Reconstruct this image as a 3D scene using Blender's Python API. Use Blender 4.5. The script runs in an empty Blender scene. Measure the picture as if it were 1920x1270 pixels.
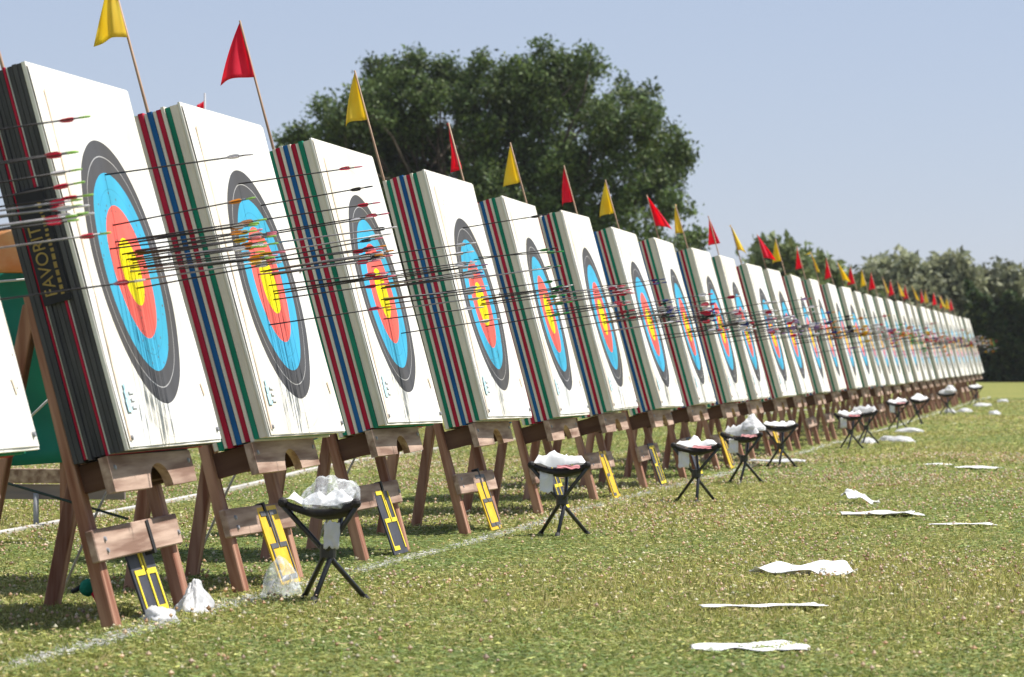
import bpy, bmesh, math, random
import numpy as np
from mathutils import Vector, Matrix, Euler, noise as mnoise

R = math.radians
rnd = random.Random(11)
nr = np.random.default_rng(5)
scene = bpy.context.scene
COL = scene.collection

# ------------------------------------------------------------------ camera
CAM = Vector((3.308, 0.0, 0.899)); YAW = 0.1618; PITCH = 0.0076
cam_d = bpy.data.cameras.new('camera'); cam = bpy.data.objects.new('camera', cam_d); COL.objects.link(cam)
cam.location = CAM; cam.rotation_euler = (math.pi/2 + PITCH, 0, YAW)
cam_d.sensor_width = 36; cam_d.lens = 131.25; cam_d.clip_start = .5; cam_d.clip_end = 2000
cam_d.dof.use_dof = True; cam_d.dof.focus_distance = 17.5; cam_d.dof.aperture_fstop = 8.5
scene.camera = cam

# ------------------------------------------------------------------ sky, sun, exposure
SUN_EL, SUN_AZ = R(61), R(30)          # azimuth from +X towards +Y
SDIR = Vector((math.cos(SUN_EL)*math.cos(SUN_AZ), math.cos(SUN_EL)*math.sin(SUN_AZ), math.sin(SUN_EL)))
world = bpy.data.worlds.new('World'); scene.world = world; world.use_nodes = True
wn = world.node_tree.nodes; wl = world.node_tree.links
bg = wn['Background']; sky = wn.new('ShaderNodeTexSky'); sky.sky_type = 'NISHITA'; sky.sun_disc = False
sky.sun_elevation = SUN_EL; sky.sun_rotation = math.atan2(SDIR.x, SDIR.y)
sky.air_density = 0.7; sky.dust_density = 0.4; sky.ozone_density = 1.0
tint = wn.new('ShaderNodeMix'); tint.data_type = 'RGBA'; tint.blend_type = 'MULTIPLY'; tint.inputs[0].default_value = 1
tint.inputs[7].default_value = (.86, .75, .77, 1)
hz = wn.new('ShaderNodeMix'); hz.data_type = 'RGBA'; hz.inputs[0].default_value = .6; hz.inputs[7].default_value = (3.25, 3.85, 4.85, 1)   # bright even summer haze
wl.new(sky.outputs[0], tint.inputs[6]); wl.new(tint.outputs[2], hz.inputs[6]); wl.new(hz.outputs[2], bg.inputs[0]); bg.inputs[1].default_value = 0.10
sd = bpy.data.lights.new('sun', 'SUN'); sd.energy = 5.0; sd.angle = R(1.0); sd.color = (1, .955, .88)
so = bpy.data.objects.new('sun', sd); COL.objects.link(so); so.rotation_euler = SDIR.to_track_quat('Z', 'Y').to_euler()
so.location = (10, 10, 30)
vs = scene.view_settings; vs.view_transform = 'Standard'; vs.look = 'None'; vs.exposure = 0.62; vs.gamma = 1; vs.use_curve_mapping = False
scene.cycles.max_bounces = 6; scene.cycles.transparent_max_bounces = 8; scene.cycles.use_denoising = True

# ------------------------------------------------------------------ helpers
def new_mat(name):
    m = bpy.data.materials.new(name); m.use_nodes = True
    return m, m.node_tree.nodes, m.node_tree.links, m.node_tree.nodes['Principled BSDF']
def mat(name, c1, c2=None, scale=8, rough=.7, bump=.0, stretch=(1, 1, 1), detail=5, spec=.3, contrast=(.3, .7), trans=0, bscale=None):
    m, n, l, b = new_mat(name)
    b.inputs['Roughness'].default_value = rough; b.inputs['Specular IOR Level'].default_value = spec
    tc = n.new('ShaderNodeTexCoord'); mp = n.new('ShaderNodeMapping'); mp.inputs['Scale'].default_value = stretch
    oi = n.new('ShaderNodeObjectInfo'); ad = n.new('ShaderNodeVectorMath'); ad.operation = 'ADD'
    mul = n.new('ShaderNodeMath'); mul.operation = 'MULTIPLY'; mul.inputs[1].default_value = 37
    l.new(oi.outputs['Random'], mul.inputs[0]); l.new(tc.outputs['Object'], ad.inputs[0]); l.new(mul.outputs[0], ad.inputs[1])
    l.new(ad.outputs[0], mp.inputs[0])
    nz = n.new('ShaderNodeTexNoise'); nz.inputs['Scale'].default_value = scale; nz.inputs['Detail'].default_value = detail
    l.new(mp.outputs[0], nz.inputs['Vector'])
    rp = n.new('ShaderNodeValToRGB'); rp.color_ramp.elements[0].position = contrast[0]; rp.color_ramp.elements[1].position = contrast[1]
    rp.color_ramp.elements[0].color = (*c1, 1); rp.color_ramp.elements[1].color = (*(c2 or c1), 1)
    l.new(nz.outputs['Fac'], rp.inputs[0]); l.new(rp.outputs[0], b.inputs['Base Color'])
    if bump:
        bp = n.new('ShaderNodeBump'); bp.inputs['Strength'].default_value = bump; bp.inputs['Distance'].default_value = .01
        src = nz
        if bscale:
            src = n.new('ShaderNodeTexNoise'); src.inputs['Scale'].default_value = bscale; l.new(mp.outputs[0], src.inputs['Vector'])
        l.new(src.outputs['Fac'], bp.inputs['Height']); l.new(bp.outputs[0], b.inputs['Normal'])
    if trans:
        tr = n.new('ShaderNodeBsdfTranslucent'); mx = n.new('ShaderNodeMixShader'); mx.inputs[0].default_value = trans
        l.new(rp.outputs[0], tr.inputs[0]); l.new(b.outputs[0], mx.inputs[1]); l.new(tr.outputs[0], mx.inputs[2])
        l.new(mx.outputs[0], n['Material Output'].inputs[0])
    return m
def attr_mat(name, trans=.3, rough=.6):
    m, n, l, b = new_mat(name); b.inputs['Roughness'].default_value = rough; b.inputs['Specular IOR Level'].default_value = .25
    a = n.new('ShaderNodeAttribute'); a.attribute_name = 'col'
    l.new(a.outputs['Color'], b.inputs['Base Color'])
    tr = n.new('ShaderNodeBsdfTranslucent'); mx = n.new('ShaderNodeMixShader'); mx.inputs[0].default_value = trans
    l.new(a.outputs['Color'], tr.inputs[0]); l.new(b.outputs[0], mx.inputs[1]); l.new(tr.outputs[0], mx.inputs[2])
    l.new(mx.outputs[0], n['Material Output'].inputs[0])
    return m

M = {}
M['wood'] = mat('weathered_brown_wood', (.21, .080, .046), (.45, .255, .175), 6, .75, .5, (4, 4, .3), contrast=(.36, .64))
M['wood_h'] = mat('weathered_brown_plank', (.22, .13, .095), (.50, .36, .285), 6, .8, .5, (4, .3, 4), contrast=(.36, .64))
M['wood_dark'] = mat('dark_brown_beam', (.085, .04, .028), (.16, .085, .06), 6, .8, .3, (.4, 3, 3))
M['wood_grey'] = mat('grey_purple_board', (.2, .17, .18), (.34, .27, .25), 4, .8, .3, (.4, 3, 3))
M['beige'] = mat('beige_foam', (.70, .62, .53), (.84, .76, .66), 14, .9, .3, (1, 1, .3), bscale=120)
M['cream'] = mat('cream_front_foam', (.74, .70, .62), (.82, .80, .75), 6, .85, .2, bscale=90)
M['red_foam'] = mat('red_foam', (.36, .008, .03), (.52, .02, .06), 10, .85, .3, (1, 1, .3), bscale=120)
M['blue_foam'] = mat('blue_foam', (.008, .085, .27), (.02, .15, .40), 10, .85, .3, (1, 1, .3), bscale=120)
M['green_foam'] = mat('green_foam', (.006, .17, .10), (.015, .27, .17), 10, .85, .3, (1, 1, .3), bscale=120)
M['black_foam'] = mat('charcoal_foam', (.045, .045, .05), (.095, .093, .098), 12, .9, .4, (1, 1, .25), bscale=100)
M['white_foam'] = mat('white_foam_strip', (.55, .55, .5), (.72, .72, .66), 12, .85, .2)
M['label_black'] = mat('black_label', (.012, .012, .016), (.02, .02, .026), 20, .4)
M['gold'] = mat('gold_lettering', (.27, .18, .045), (.40, .28, .08), 30, .5)
M['tan'] = mat('mottled_tan', (.55, .40, .27), (.78, .68, .55), 4, .9, stretch=(1, 1, 3))
M['pin'] = mat('grey_pin', (.28, .28, .3), None, 10, .4)
M['logo_blue'] = mat('light_blue_print', (.36, .62, .74), (.58, .78, .85), 60, .7)
M['logo_grey'] = mat('grey_print', (.42, .45, .48), (.7, .72, .74), 80, .7)
M['flag_red'] = mat('red_flag_cloth', (.86, .03, .08), (.92, .06, .13), 9, .7, .1, trans=.6)
M['flag_yellow'] = mat('yellow_flag_cloth', (.92, .70, .07), (.95, .80, .14), 9, .7, .1, trans=.6)
M['pole'] = mat('tan_wooden_pole', (.26, .16, .10), (.45, .30, .2), 20, .6, stretch=(1, 1, .2))
M['shaft'] = mat('black_carbon_shaft', (.014, .012, .013), (.03, .026, .028), 30, .5, spec=.3)
M['shaft_grey'] = mat('grey_alloy_shaft', (.16, .15, .16), (.28, .27, .28), 30, .35, spec=.5)
FCOL = {'red': (.62, .015, .06), 'white': (.75, .73, .76), 'yellow': (.85, .55, .01), 'orange': (.80, .30, .02), 'black': (.015, .015, .02),
        'green': (.03, .38, .08), 'blue': (.015, .04, .28), 'lime': (.36, .66, .13), 'pink': (.85, .25, .35), 'purple': (.35, .22, .42)}
for k, c in FCOL.items():
    M['v_'+k] = mat(k+'_feather', tuple(x*.85 for x in c), c, 40, .5, trans=.15)
M['stool_black'] = mat('black_painted_tube', (.012, .012, .014), (.03, .03, .033), 20, .35, spec=.6)
M['stool_seat'] = mat('black_nylon_seat', (.014, .013, .014), (.035, .03, .03), 30, .7, .3)
M['paper_white'] = mat('white_paper', (.74, .74, .76), (.82, .82, .82), 8, .8, .2, trans=.1)
M['paper_pink'] = mat('pink_printed_band', (.72, .22, .24), (.8, .42, .42), 12, .8)
M['bag_white'] = mat('white_plastic_bag', (.72, .73, .76), (.84, .84, .85), 12, .35, .9, trans=.4, spec=.5, bscale=26)
M['sign_dark'] = mat('charcoal_sign_panel', (.04, .042, .055), (.065, .065, .08), 14, .6)
M['sign_yellow'] = mat('yellow_sign_panel', (.62, .38, .02), (.78, .52, .03), 14, .6)
M['digit_yellow'] = mat('yellow_digit_paint', (.72, .55, .03), (.85, .68, .05), 14, .6)
M['digit_dark'] = mat('charcoal_digit_paint', (.07, .07, .08), (.12, .12, .13), 14, .6)
M['strap'] = mat('black_strap', (.012, .012, .014), (.03, .03, .03), 30, .7)
M['rope'] = mat('grey_rope', (.42, .40, .38), (.62, .60, .57), 60, .9)
M['rope_green'] = mat('dark_green_cord', (.03, .05, .045), (.06, .085, .07), 60, .9)
M['tarp'] = mat('green_tarpaulin', (.0, .11, .08), (.005, .20, .14), 3, .5, .4)
M['orange'] = mat('orange_fabric', (.62, .17, .03), (.75, .42, .2), 6, .8, .2)
M['steel'] = mat('galvanised_steel', (.28, .28, .31), (.42, .42, .44), 15, .45)
M['kerb'] = mat('white_painted_kerb', (.36, .34, .32), (.58, .56, .53), 4, .8)
M['leaf_attr'] = attr_mat('foliage_leaves', .3)
M['grass_attr'] = attr_mat('grass_blades', .35)
M['bark'] = mat('grey_brown_bark', (.06, .045, .035), (.13, .10, .08), 3, .9, .5, (3, 3, .6))
M['hedge_core'] = mat('dark_hedge_fill', (.012, .016, .008), (.025, .03, .014), 2, .9)

def clear_plastic():
    m, n, l, b = new_mat('clear_plastic_film')
    b.inputs['Base Color'].default_value = (.86, .89, .92, 1); b.inputs['Roughness'].default_value = .4; b.inputs['Specular IOR Level'].default_value = .4
    tr = n.new('ShaderNodeBsdfTransparent'); tr.inputs[0].default_value = (.96, .97, .98, 1)
    tc = n.new('ShaderNodeTexCoord')
    vo = n.new('ShaderNodeTexVoronoi'); vo.feature = 'DISTANCE_TO_EDGE'; vo.inputs['Scale'].default_value = 9
    nz = n.new('ShaderNodeTexNoise'); nz.inputs['Scale'].default_value = 7; nz.inputs['Detail'].default_value = 3
    mxv = n.new('ShaderNodeMix'); mxv.data_type = 'VECTOR'; mxv.inputs[0].default_value = .35
    l.new(tc.outputs['Object'], nz.inputs['Vector']); l.new(tc.outputs['Object'], mxv.inputs[4]); l.new(nz.outputs['Color'], mxv.inputs[5]); l.new(mxv.outputs[1], vo.inputs['Vector'])
    bp = n.new('ShaderNodeBump'); bp.inputs['Strength'].default_value = .3; bp.inputs['Distance'].default_value = .01
    l.new(vo.outputs['Distance'], bp.inputs['Height']); l.new(bp.outputs[0], b.inputs['Normal'])
    # the creases of the film are whiter than its smooth parts
    rp = n.new('ShaderNodeValToRGB'); rp.color_ramp.elements[0].position = .0; rp.color_ramp.elements[1].position = .09
    rp.color_ramp.elements[0].color = (.48,)*3+(1,); rp.color_ramp.elements[1].color = (.80,)*3+(1,); l.new(vo.outputs['Distance'], rp.inputs[0])
    mx = n.new('ShaderNodeMixShader'); l.new(rp.outputs[0], mx.inputs[0]); l.new(b.outputs[0], mx.inputs[1]); l.new(tr.outputs[0], mx.inputs[2])
    l.new(mx.outputs[0], n['Material Output'].inputs[0]); return m
M['clear'] = clear_plastic()

def target_mat():
    m, n, l, b = new_mat('printed_target_face'); b.inputs['Roughness'].default_value = .75; b.inputs['Specular IOR Level'].default_value = .2
    tc = n.new('ShaderNodeTexCoord'); sp = n.new('ShaderNodeSeparateXYZ'); l.new(tc.outputs['Object'], sp.inputs[0])
    cb = n.new('ShaderNodeCombineXYZ'); l.new(sp.outputs['Y'], cb.inputs[0]); l.new(sp.outputs['Z'], cb.inputs[1])
    ln = n.new('ShaderNodeVectorMath'); ln.operation = 'LENGTH'; l.new(cb.outputs[0], ln.inputs[0])
    rp = n.new('ShaderNodeValToRGB'); cr = rp.color_ramp; cr.interpolation = 'CONSTANT'
    Y, RD, BL, BK, W = (.86, .74, .0, 1), (.82, .135, .115, 1), (.05, .39, .64, 1), (.075, .075, .083, 1), (.77, .765, .74, 1)
    LN, LW = (.045, .045, .045, 1), (.5, .5, .5, 1)
    u = .061; e = .0016
    st = []
    for k, c in enumerate((Y, Y, RD, RD, BL, BL, BK, BK, W, W)):
        st.append((k*u, c))
        line = {0: tuple(x*.8 for x in Y), 2: tuple(x*.85 for x in RD), 4: tuple(x*.8 for x in BL), 6: (.42, .42, .43, 1), 8: (.62, .62, .62, 1), 9: (.62, .62, .62, 1)}.get(k)
        if line: st.append(((k+1)*u-2*e, line))
    st.append((10*u, W))
    while len(cr.elements) < len(st): cr.elements.new(.5)
    for el, (p, c) in zip(cr.elements, st): el.position = p; el.color = c
    l.new(ln.outputs['Value'], rp.inputs[0])
    # soft water-stain mottling of the print
    nz = n.new('ShaderNodeTexNoise'); nz.inputs['Scale'].default_value = 5; nz.inputs['Detail'].default_value = 6
    mp = n.new('ShaderNodeMapping'); mp.inputs['Scale'].default_value = (1, 2.2, .5); l.new(tc.outputs['Object'], mp.inputs[0]); l.new(mp.outputs[0], nz.inputs['Vector'])
    r2 = n.new('ShaderNodeValToRGB'); r2.color_ramp.elements[0].position = .3; r2.color_ramp.elements[1].position = .65
    r2.color_ramp.elements[0].color = (.86, .87, .88, 1); r2.color_ramp.elements[1].color = (1, 1, 1, 1); l.new(nz.outputs['Fac'], r2.inputs[0])
    mx = n.new('ShaderNodeMix'); mx.data_type = 'RGBA'; mx.blend_type = 'MULTIPLY'; mx.inputs[0].default_value = 1
    l.new(rp.outputs[0], mx.inputs[6]); l.new(r2.outputs[0], mx.inputs[7])
    # cream stains, different on every face
    oi = n.new('ShaderNodeObjectInfo'); sc = n.new('ShaderNodeVectorMath'); sc.operation = 'SCALE'; sc.inputs[3].default_value = 1.0
    mu = n.new('ShaderNodeMath'); mu.operation = 'MULTIPLY'; mu.inputs[1].default_value = 53; l.new(oi.outputs['Random'], mu.inputs[0])
    ad = n.new('ShaderNodeVectorMath'); ad.operation = 'ADD'; l.new(tc.outputs['Object'], ad.inputs[0]); l.new(mu.outputs[0], ad.inputs[1])
    n2 = n.new('ShaderNodeTexNoise'); n2.inputs['Scale'].default_value = 2.6; n2.inputs['Detail'].default_value = 5; l.new(ad.outputs[0], n2.inputs['Vector'])
    r3 = n.new('ShaderNodeValToRGB'); r3.color_ramp.elements[0].position = .36; r3.color_ramp.elements[1].position = .60
    r3.color_ramp.elements[0].color = (.93, .88, .78, 1); r3.color_ramp.elements[1].color = (1, 1, 1, 1); l.new(n2.outputs['Fac'], r3.inputs[0])
    m2 = n.new('ShaderNodeMix'); m2.data_type = 'RGBA'; m2.blend_type = 'MULTIPLY'; m2.inputs[0].default_value = 1
    l.new(mx.outputs[2], m2.inputs[6]); l.new(r3.outputs[0], m2.inputs[7])
    # old arrow holes, thickest around the middle
    vo = n.new('ShaderNodeTexVoronoi'); vo.inputs['Scale'].default_value = 26; l.new(ad.outputs[0], vo.inputs['Vector'])
    h1 = n.new('ShaderNodeMath'); h1.operation = 'LESS_THAN'; h1.inputs[1].default_value = .13; l.new(vo.outputs['Distance'], h1.inputs[0])
    mr = n.new('ShaderNodeMapRange'); mr.inputs[1].default_value = .05; mr.inputs[2].default_value = .45; mr.inputs[3].default_value = .85; mr.inputs[4].default_value = .05; l.new(ln.outputs['Value'], mr.inputs[0])
    sepc = n.new('ShaderNodeSeparateColor'); l.new(vo.outputs['Color'], sepc.inputs[0])
    h2 = n.new('ShaderNodeMath'); h2.operation = 'LESS_THAN'; l.new(sepc.outputs[0], h2.inputs[0]); l.new(mr.outputs[0], h2.inputs[1])
    h3 = n.new('ShaderNodeMath'); h3.operation = 'MULTIPLY'; l.new(h1.outputs[0], h3.inputs[0]); l.new(h2.outputs[0], h3.inputs[1])
    m3 = n.new('ShaderNodeMix'); m3.data_type = 'RGBA'; l.new(h3.outputs[0], m3.inputs[0]); l.new(m2.outputs[2], m3.inputs[6]); m3.inputs[7].default_value = (.10, .085, .07, 1)
    l.new(m3.outputs[2], b.inputs['Base Color'])
    return m
M['face'] = target_mat()

def ground_mat():
    m, n, l, b = new_mat('grassy_field'); b.inputs['Roughness'].default_value = .95; b.inputs['Specular IOR Level'].default_value = .1
    tc = n.new('ShaderNodeTexCoord')
    def nz(s, d, lo, hi, c0, c1, st=(1, 1, 1)):
        mp = n.new('ShaderNodeMapping'); mp.inputs['Scale'].default_value = st; l.new(tc.outputs['Object'], mp.inputs[0])
        t = n.new('ShaderNodeTexNoise'); t.inputs['Scale'].default_value = s; t.inputs['Detail'].default_value = d; l.new(mp.outputs[0], t.inputs['Vector'])
        r = n.new('ShaderNodeValToRGB'); r.color_ramp.elements[0].position = lo; r.color_ramp.elements[1].position = hi
        r.color_ramp.elements[0].color = (*c0, 1); r.color_ramp.elements[1].color = (*c1, 1); l.new(t.outputs['Fac'], r.inputs[0]); return r
    a = nz(14, 6, .35, .65, (.115, .135, .036), (.26, .25, .085), (1, .35, 1))
    c = nz(.35, 4, .3, .7, (.80, .90, .8), (1.18, 1.08, 1.0))
    mx = n.new('ShaderNodeMix'); mx.data_type = 'RGBA'; mx.blend_type = 'MULTIPLY'; mx.inputs[0].default_value = 1
    l.new(a.outputs[0], mx.inputs[6]); l.new(c.outputs[0], mx.inputs[7]); l.new(mx.outputs[2], b.inputs['Base Color'])
    bp = n.new('ShaderNodeBump'); bp.inputs['Strength'].default_value = .6; bp.inputs['Distance'].default_value = .03
    t = n.new('ShaderNodeTexNoise'); t.inputs['Scale'].default_value = 25; l.new(tc.outputs['Object'], t.inputs['Vector'])
    l.new(t.outputs['Fac'], bp.inputs['Height']); l.new(bp.outputs[0], b.inputs['Normal'])
    return m
M['ground'] = ground_mat()

# ---- mesh building
def mesh_from(bm, name):
    me = bpy.data.meshes.new(name); bm.normal_update(); bm.to_mesh(me); bm.free(); return me
def add_box(bm, c, s, mtx=None, bevel=0, mi=0):
    r = bmesh.ops.create_cube(bm, size=1)
    vs_ = r['verts']
    for v in vs_: v.co = Vector((v.co.x*s[0]+c[0], v.co.y*s[1]+c[1], v.co.z*s[2]+c[2]))
    if mtx: bmesh.ops.transform(bm, matrix=mtx, verts=vs_)
    fs = {f for v in vs_ for f in v.link_faces}
    for f in fs: f.material_index = mi
    if bevel:
        es = {e for v in vs_ for e in v.link_edges}
        bmesh.ops.bevel(bm, geom=list(es), offset=bevel, segments=1, affect='EDGES', clamp_overlap=True)
    return vs_
def box_mesh(name, c, s, bevel=.003):
    bm = bmesh.new(); add_box(bm, c, s, None, bevel); return mesh_from(bm, name)
def tube(bm, pts, rads, seg=8, mi=0, cap=True):
    rings = []
    pts = [Vector(p) for p in pts]
    for i, p in enumerate(pts):
        d = (pts[min(i+1, len(pts)-1)] - pts[max(i-1, 0)]).normalized()
        a = d.cross(Vector((0, 0, 1)));
        if a.length < .05: a = d.cross(Vector((0, 1, 0)))
        a.normalize(); b_ = d.cross(a)
        r = rads[i] if hasattr(rads, '__len__') else rads
        rings.append([bm.verts.new(p + (a*math.cos(2*math.pi*k/seg) + b_*math.sin(2*math.pi*k/seg))*r) for k in range(seg)])
    for i in range(len(rings)-1):
        for k in range(seg):
            f = bm.faces.new((rings[i][k], rings[i+1][k], rings[i+1][(k+1) % seg], rings[i][(k+1) % seg])); f.smooth = True; f.material_index = mi
    if cap:
        f = bm.faces.new(rings[0]); f.material_index = mi
        f = bm.faces.new(rings[-1][::-1]); f.material_index = mi
def obj(name, me, m=None, parent=None, loc=None, rot=None):
    o = bpy.data.objects.new(name, me); COL.objects.link(o)
    if me is not None and m is not None and len(me.materials) == 0:
        for mm in (m if isinstance(m, (list, tuple)) else [m]): me.materials.append(mm)
    if parent: o.parent = parent
    if loc is not None: o.location = loc
    if rot is not None: o.rotation_euler = rot
    return o
def tag(o, label, cat, group=None, kind=None):
    if label: o['label'] = label
    if cat: o['category'] = cat
    if group: o['group'] = group
    if kind: o['kind'] = kind
    return o
def grid_mesh(name, fn, nu, nv, thick=0, smooth=True):
    bm = bmesh.new()
    vv = [[bm.verts.new(fn(i/nu, j/nv)) for j in range(nv+1)] for i in range(nu+1)]
    for i in range(nu):
        for j in range(nv):
            try:
                f = bm.faces.new((vv[i][j], vv[i+1][j], vv[i+1][j+1], vv[i][j+1])); f.smooth = smooth
            except ValueError: pass
    bmesh.ops.remove_doubles(bm, verts=bm.verts, dist=1e-5)
    if thick:
        bmesh.ops.recalc_face_normals(bm, faces=bm.faces)
        bmesh.ops.solidify(bm, geom=list(bm.faces), thickness=thick)
    return mesh_from(bm, name)
def gz(y):            # the field rises a little far down the row
    return 0.0 if y < 45 else min(.0027*(y-45), .30)
def np_mesh(name, verts, faces_n, nverts, cols, m):
    me = bpy.data.meshes.new(name)
    nv = len(verts); nf = nv//nverts
    me.vertices.add(nv); me.vertices.foreach_set('co', np.ascontiguousarray(verts, dtype=np.float32).ravel())
    me.loops.add(nv); me.loops.foreach_set('vertex_index', np.arange(nv, dtype=np.int32))
    me.polygons.add(nf); me.polygons.foreach_set('loop_start', np.arange(0, nv, nverts, dtype=np.int32))
    me.polygons.foreach_set('loop_total', np.full(nf, nverts, dtype=np.int32))
    a = me.color_attributes.new('col', 'FLOAT_COLOR', 'POINT')
    c = np.ones((nv, 4), np.float32); c[:, :3] = cols; a.data.foreach_set('color', c.ravel())
    me.update(); me.validate(); me.materials.append(m)
    return me

ORD = ['first', 'second', 'third', 'fourth', 'fifth', 'sixth', 'seventh', 'eighth', 'ninth', 'tenth', 'eleventh', 'twelfth', 'thirteenth', 'fourteenth', 'fifteenth',
       'sixteenth', 'seventeenth', 'eighteenth', 'nineteenth', 'twentieth', 'twenty-first', 'twenty-second', 'twenty-third', 'twenty-fourth', 'twenty-fifth', 'twenty-sixth',
       'twenty-seventh', 'twenty-eighth', 'twenty-ninth', 'thirtieth', 'thirty-first', 'thirty-second', 'thirty-third', 'thirty-fourth']

# ------------------------------------------------------------------ ground
bm = bmesh.new()
ys_ = [-40, -10, 0, 20, 45, 60, 75, 90, 105, 120, 135, 156, 220, 400, 900]
xs_ = [-600, -200, -60, -20, 0, 20, 60, 200, 600]
gv = [[bm.verts.new((x, y, gz(y))) for x in xs_] for y in ys_]
for i in range(len(ys_)-1):
    for j in range(len(xs_)-1): bm.faces.new((gv[i][j], gv[i][j+1], gv[i+1][j+1], gv[i+1][j]))
g = obj('ground', mesh_from(bm, 'ground'), M['ground']); g['kind'] = 'structure'

# white chalk line along the feet of the stands
def ribbon(name, pts, w, z, m, h=None):
    bm = bmesh.new(); prev = None
    for k, (x, y) in enumerate(pts):
        if h is None:
            cur = [bm.verts.new((x-w/2, y, gz(y)+z)), bm.verts.new((x+w/2, y, gz(y)+z))]
        else:
            cur = [bm.verts.new((x+sx*w/2, y, gz(y)+zz)) for sx, zz in ((-1, -.02), (-1, h), (1, h), (1, -.02))]
        if prev:
            for a in range(len(cur)-1): bm.faces.new((prev[a], prev[a+1], cur[a+1], cur[a]))
        prev = cur
    bmesh.ops.recalc_face_normals(bm, faces=bm.faces)
    return obj(name, mesh_from(bm, name), m)
chalk_m = mat('chalk_on_turf', (.22, .23, .15), (.62, .62, .58), 18, .9, contrast=(.38, .62))
chalk_pts = [(.03+.02*math.sin(y*.7), y) for y in np.arange(4, 96, 1.5)]
o = ribbon('chalk_line', chalk_pts, .07, .004, chalk_m); o['kind'] = 'structure'
kp = [(-1.9, 10), (-2.3, 15), (-2.6, 20), (-3.05, 26.5), (-3.6, 32), (-3.93, 38), (-3.95, 45), (-3.6, 56), (-2.9, 66), (-1.9, 76), (-.6, 86)]
def smooth_pts(p, n=6):
    out = []
    for i in range(len(p)-1):
        p0, p1, p2, p3 = p[max(i-1, 0)], p[i], p[i+1], p[min(i+2, len(p)-1)]
        for k in range(n):
            t_ = k/n
            out.append(tuple(.5*((2*p1[a])+(-p0[a]+p2[a])*t_+(2*p0[a]-5*p1[a]+4*p2[a]-p3[a])*t_*t_+(-p0[a]+3*p1[a]-3*p2[a]+p3[a])*t_**3) for a in (0, 1)))
    return out+[p[-1]]
o = ribbon('track_kerb', smooth_pts(kp), .06, 0, M['kerb'], .03); o['kind'] = 'structure'

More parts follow.
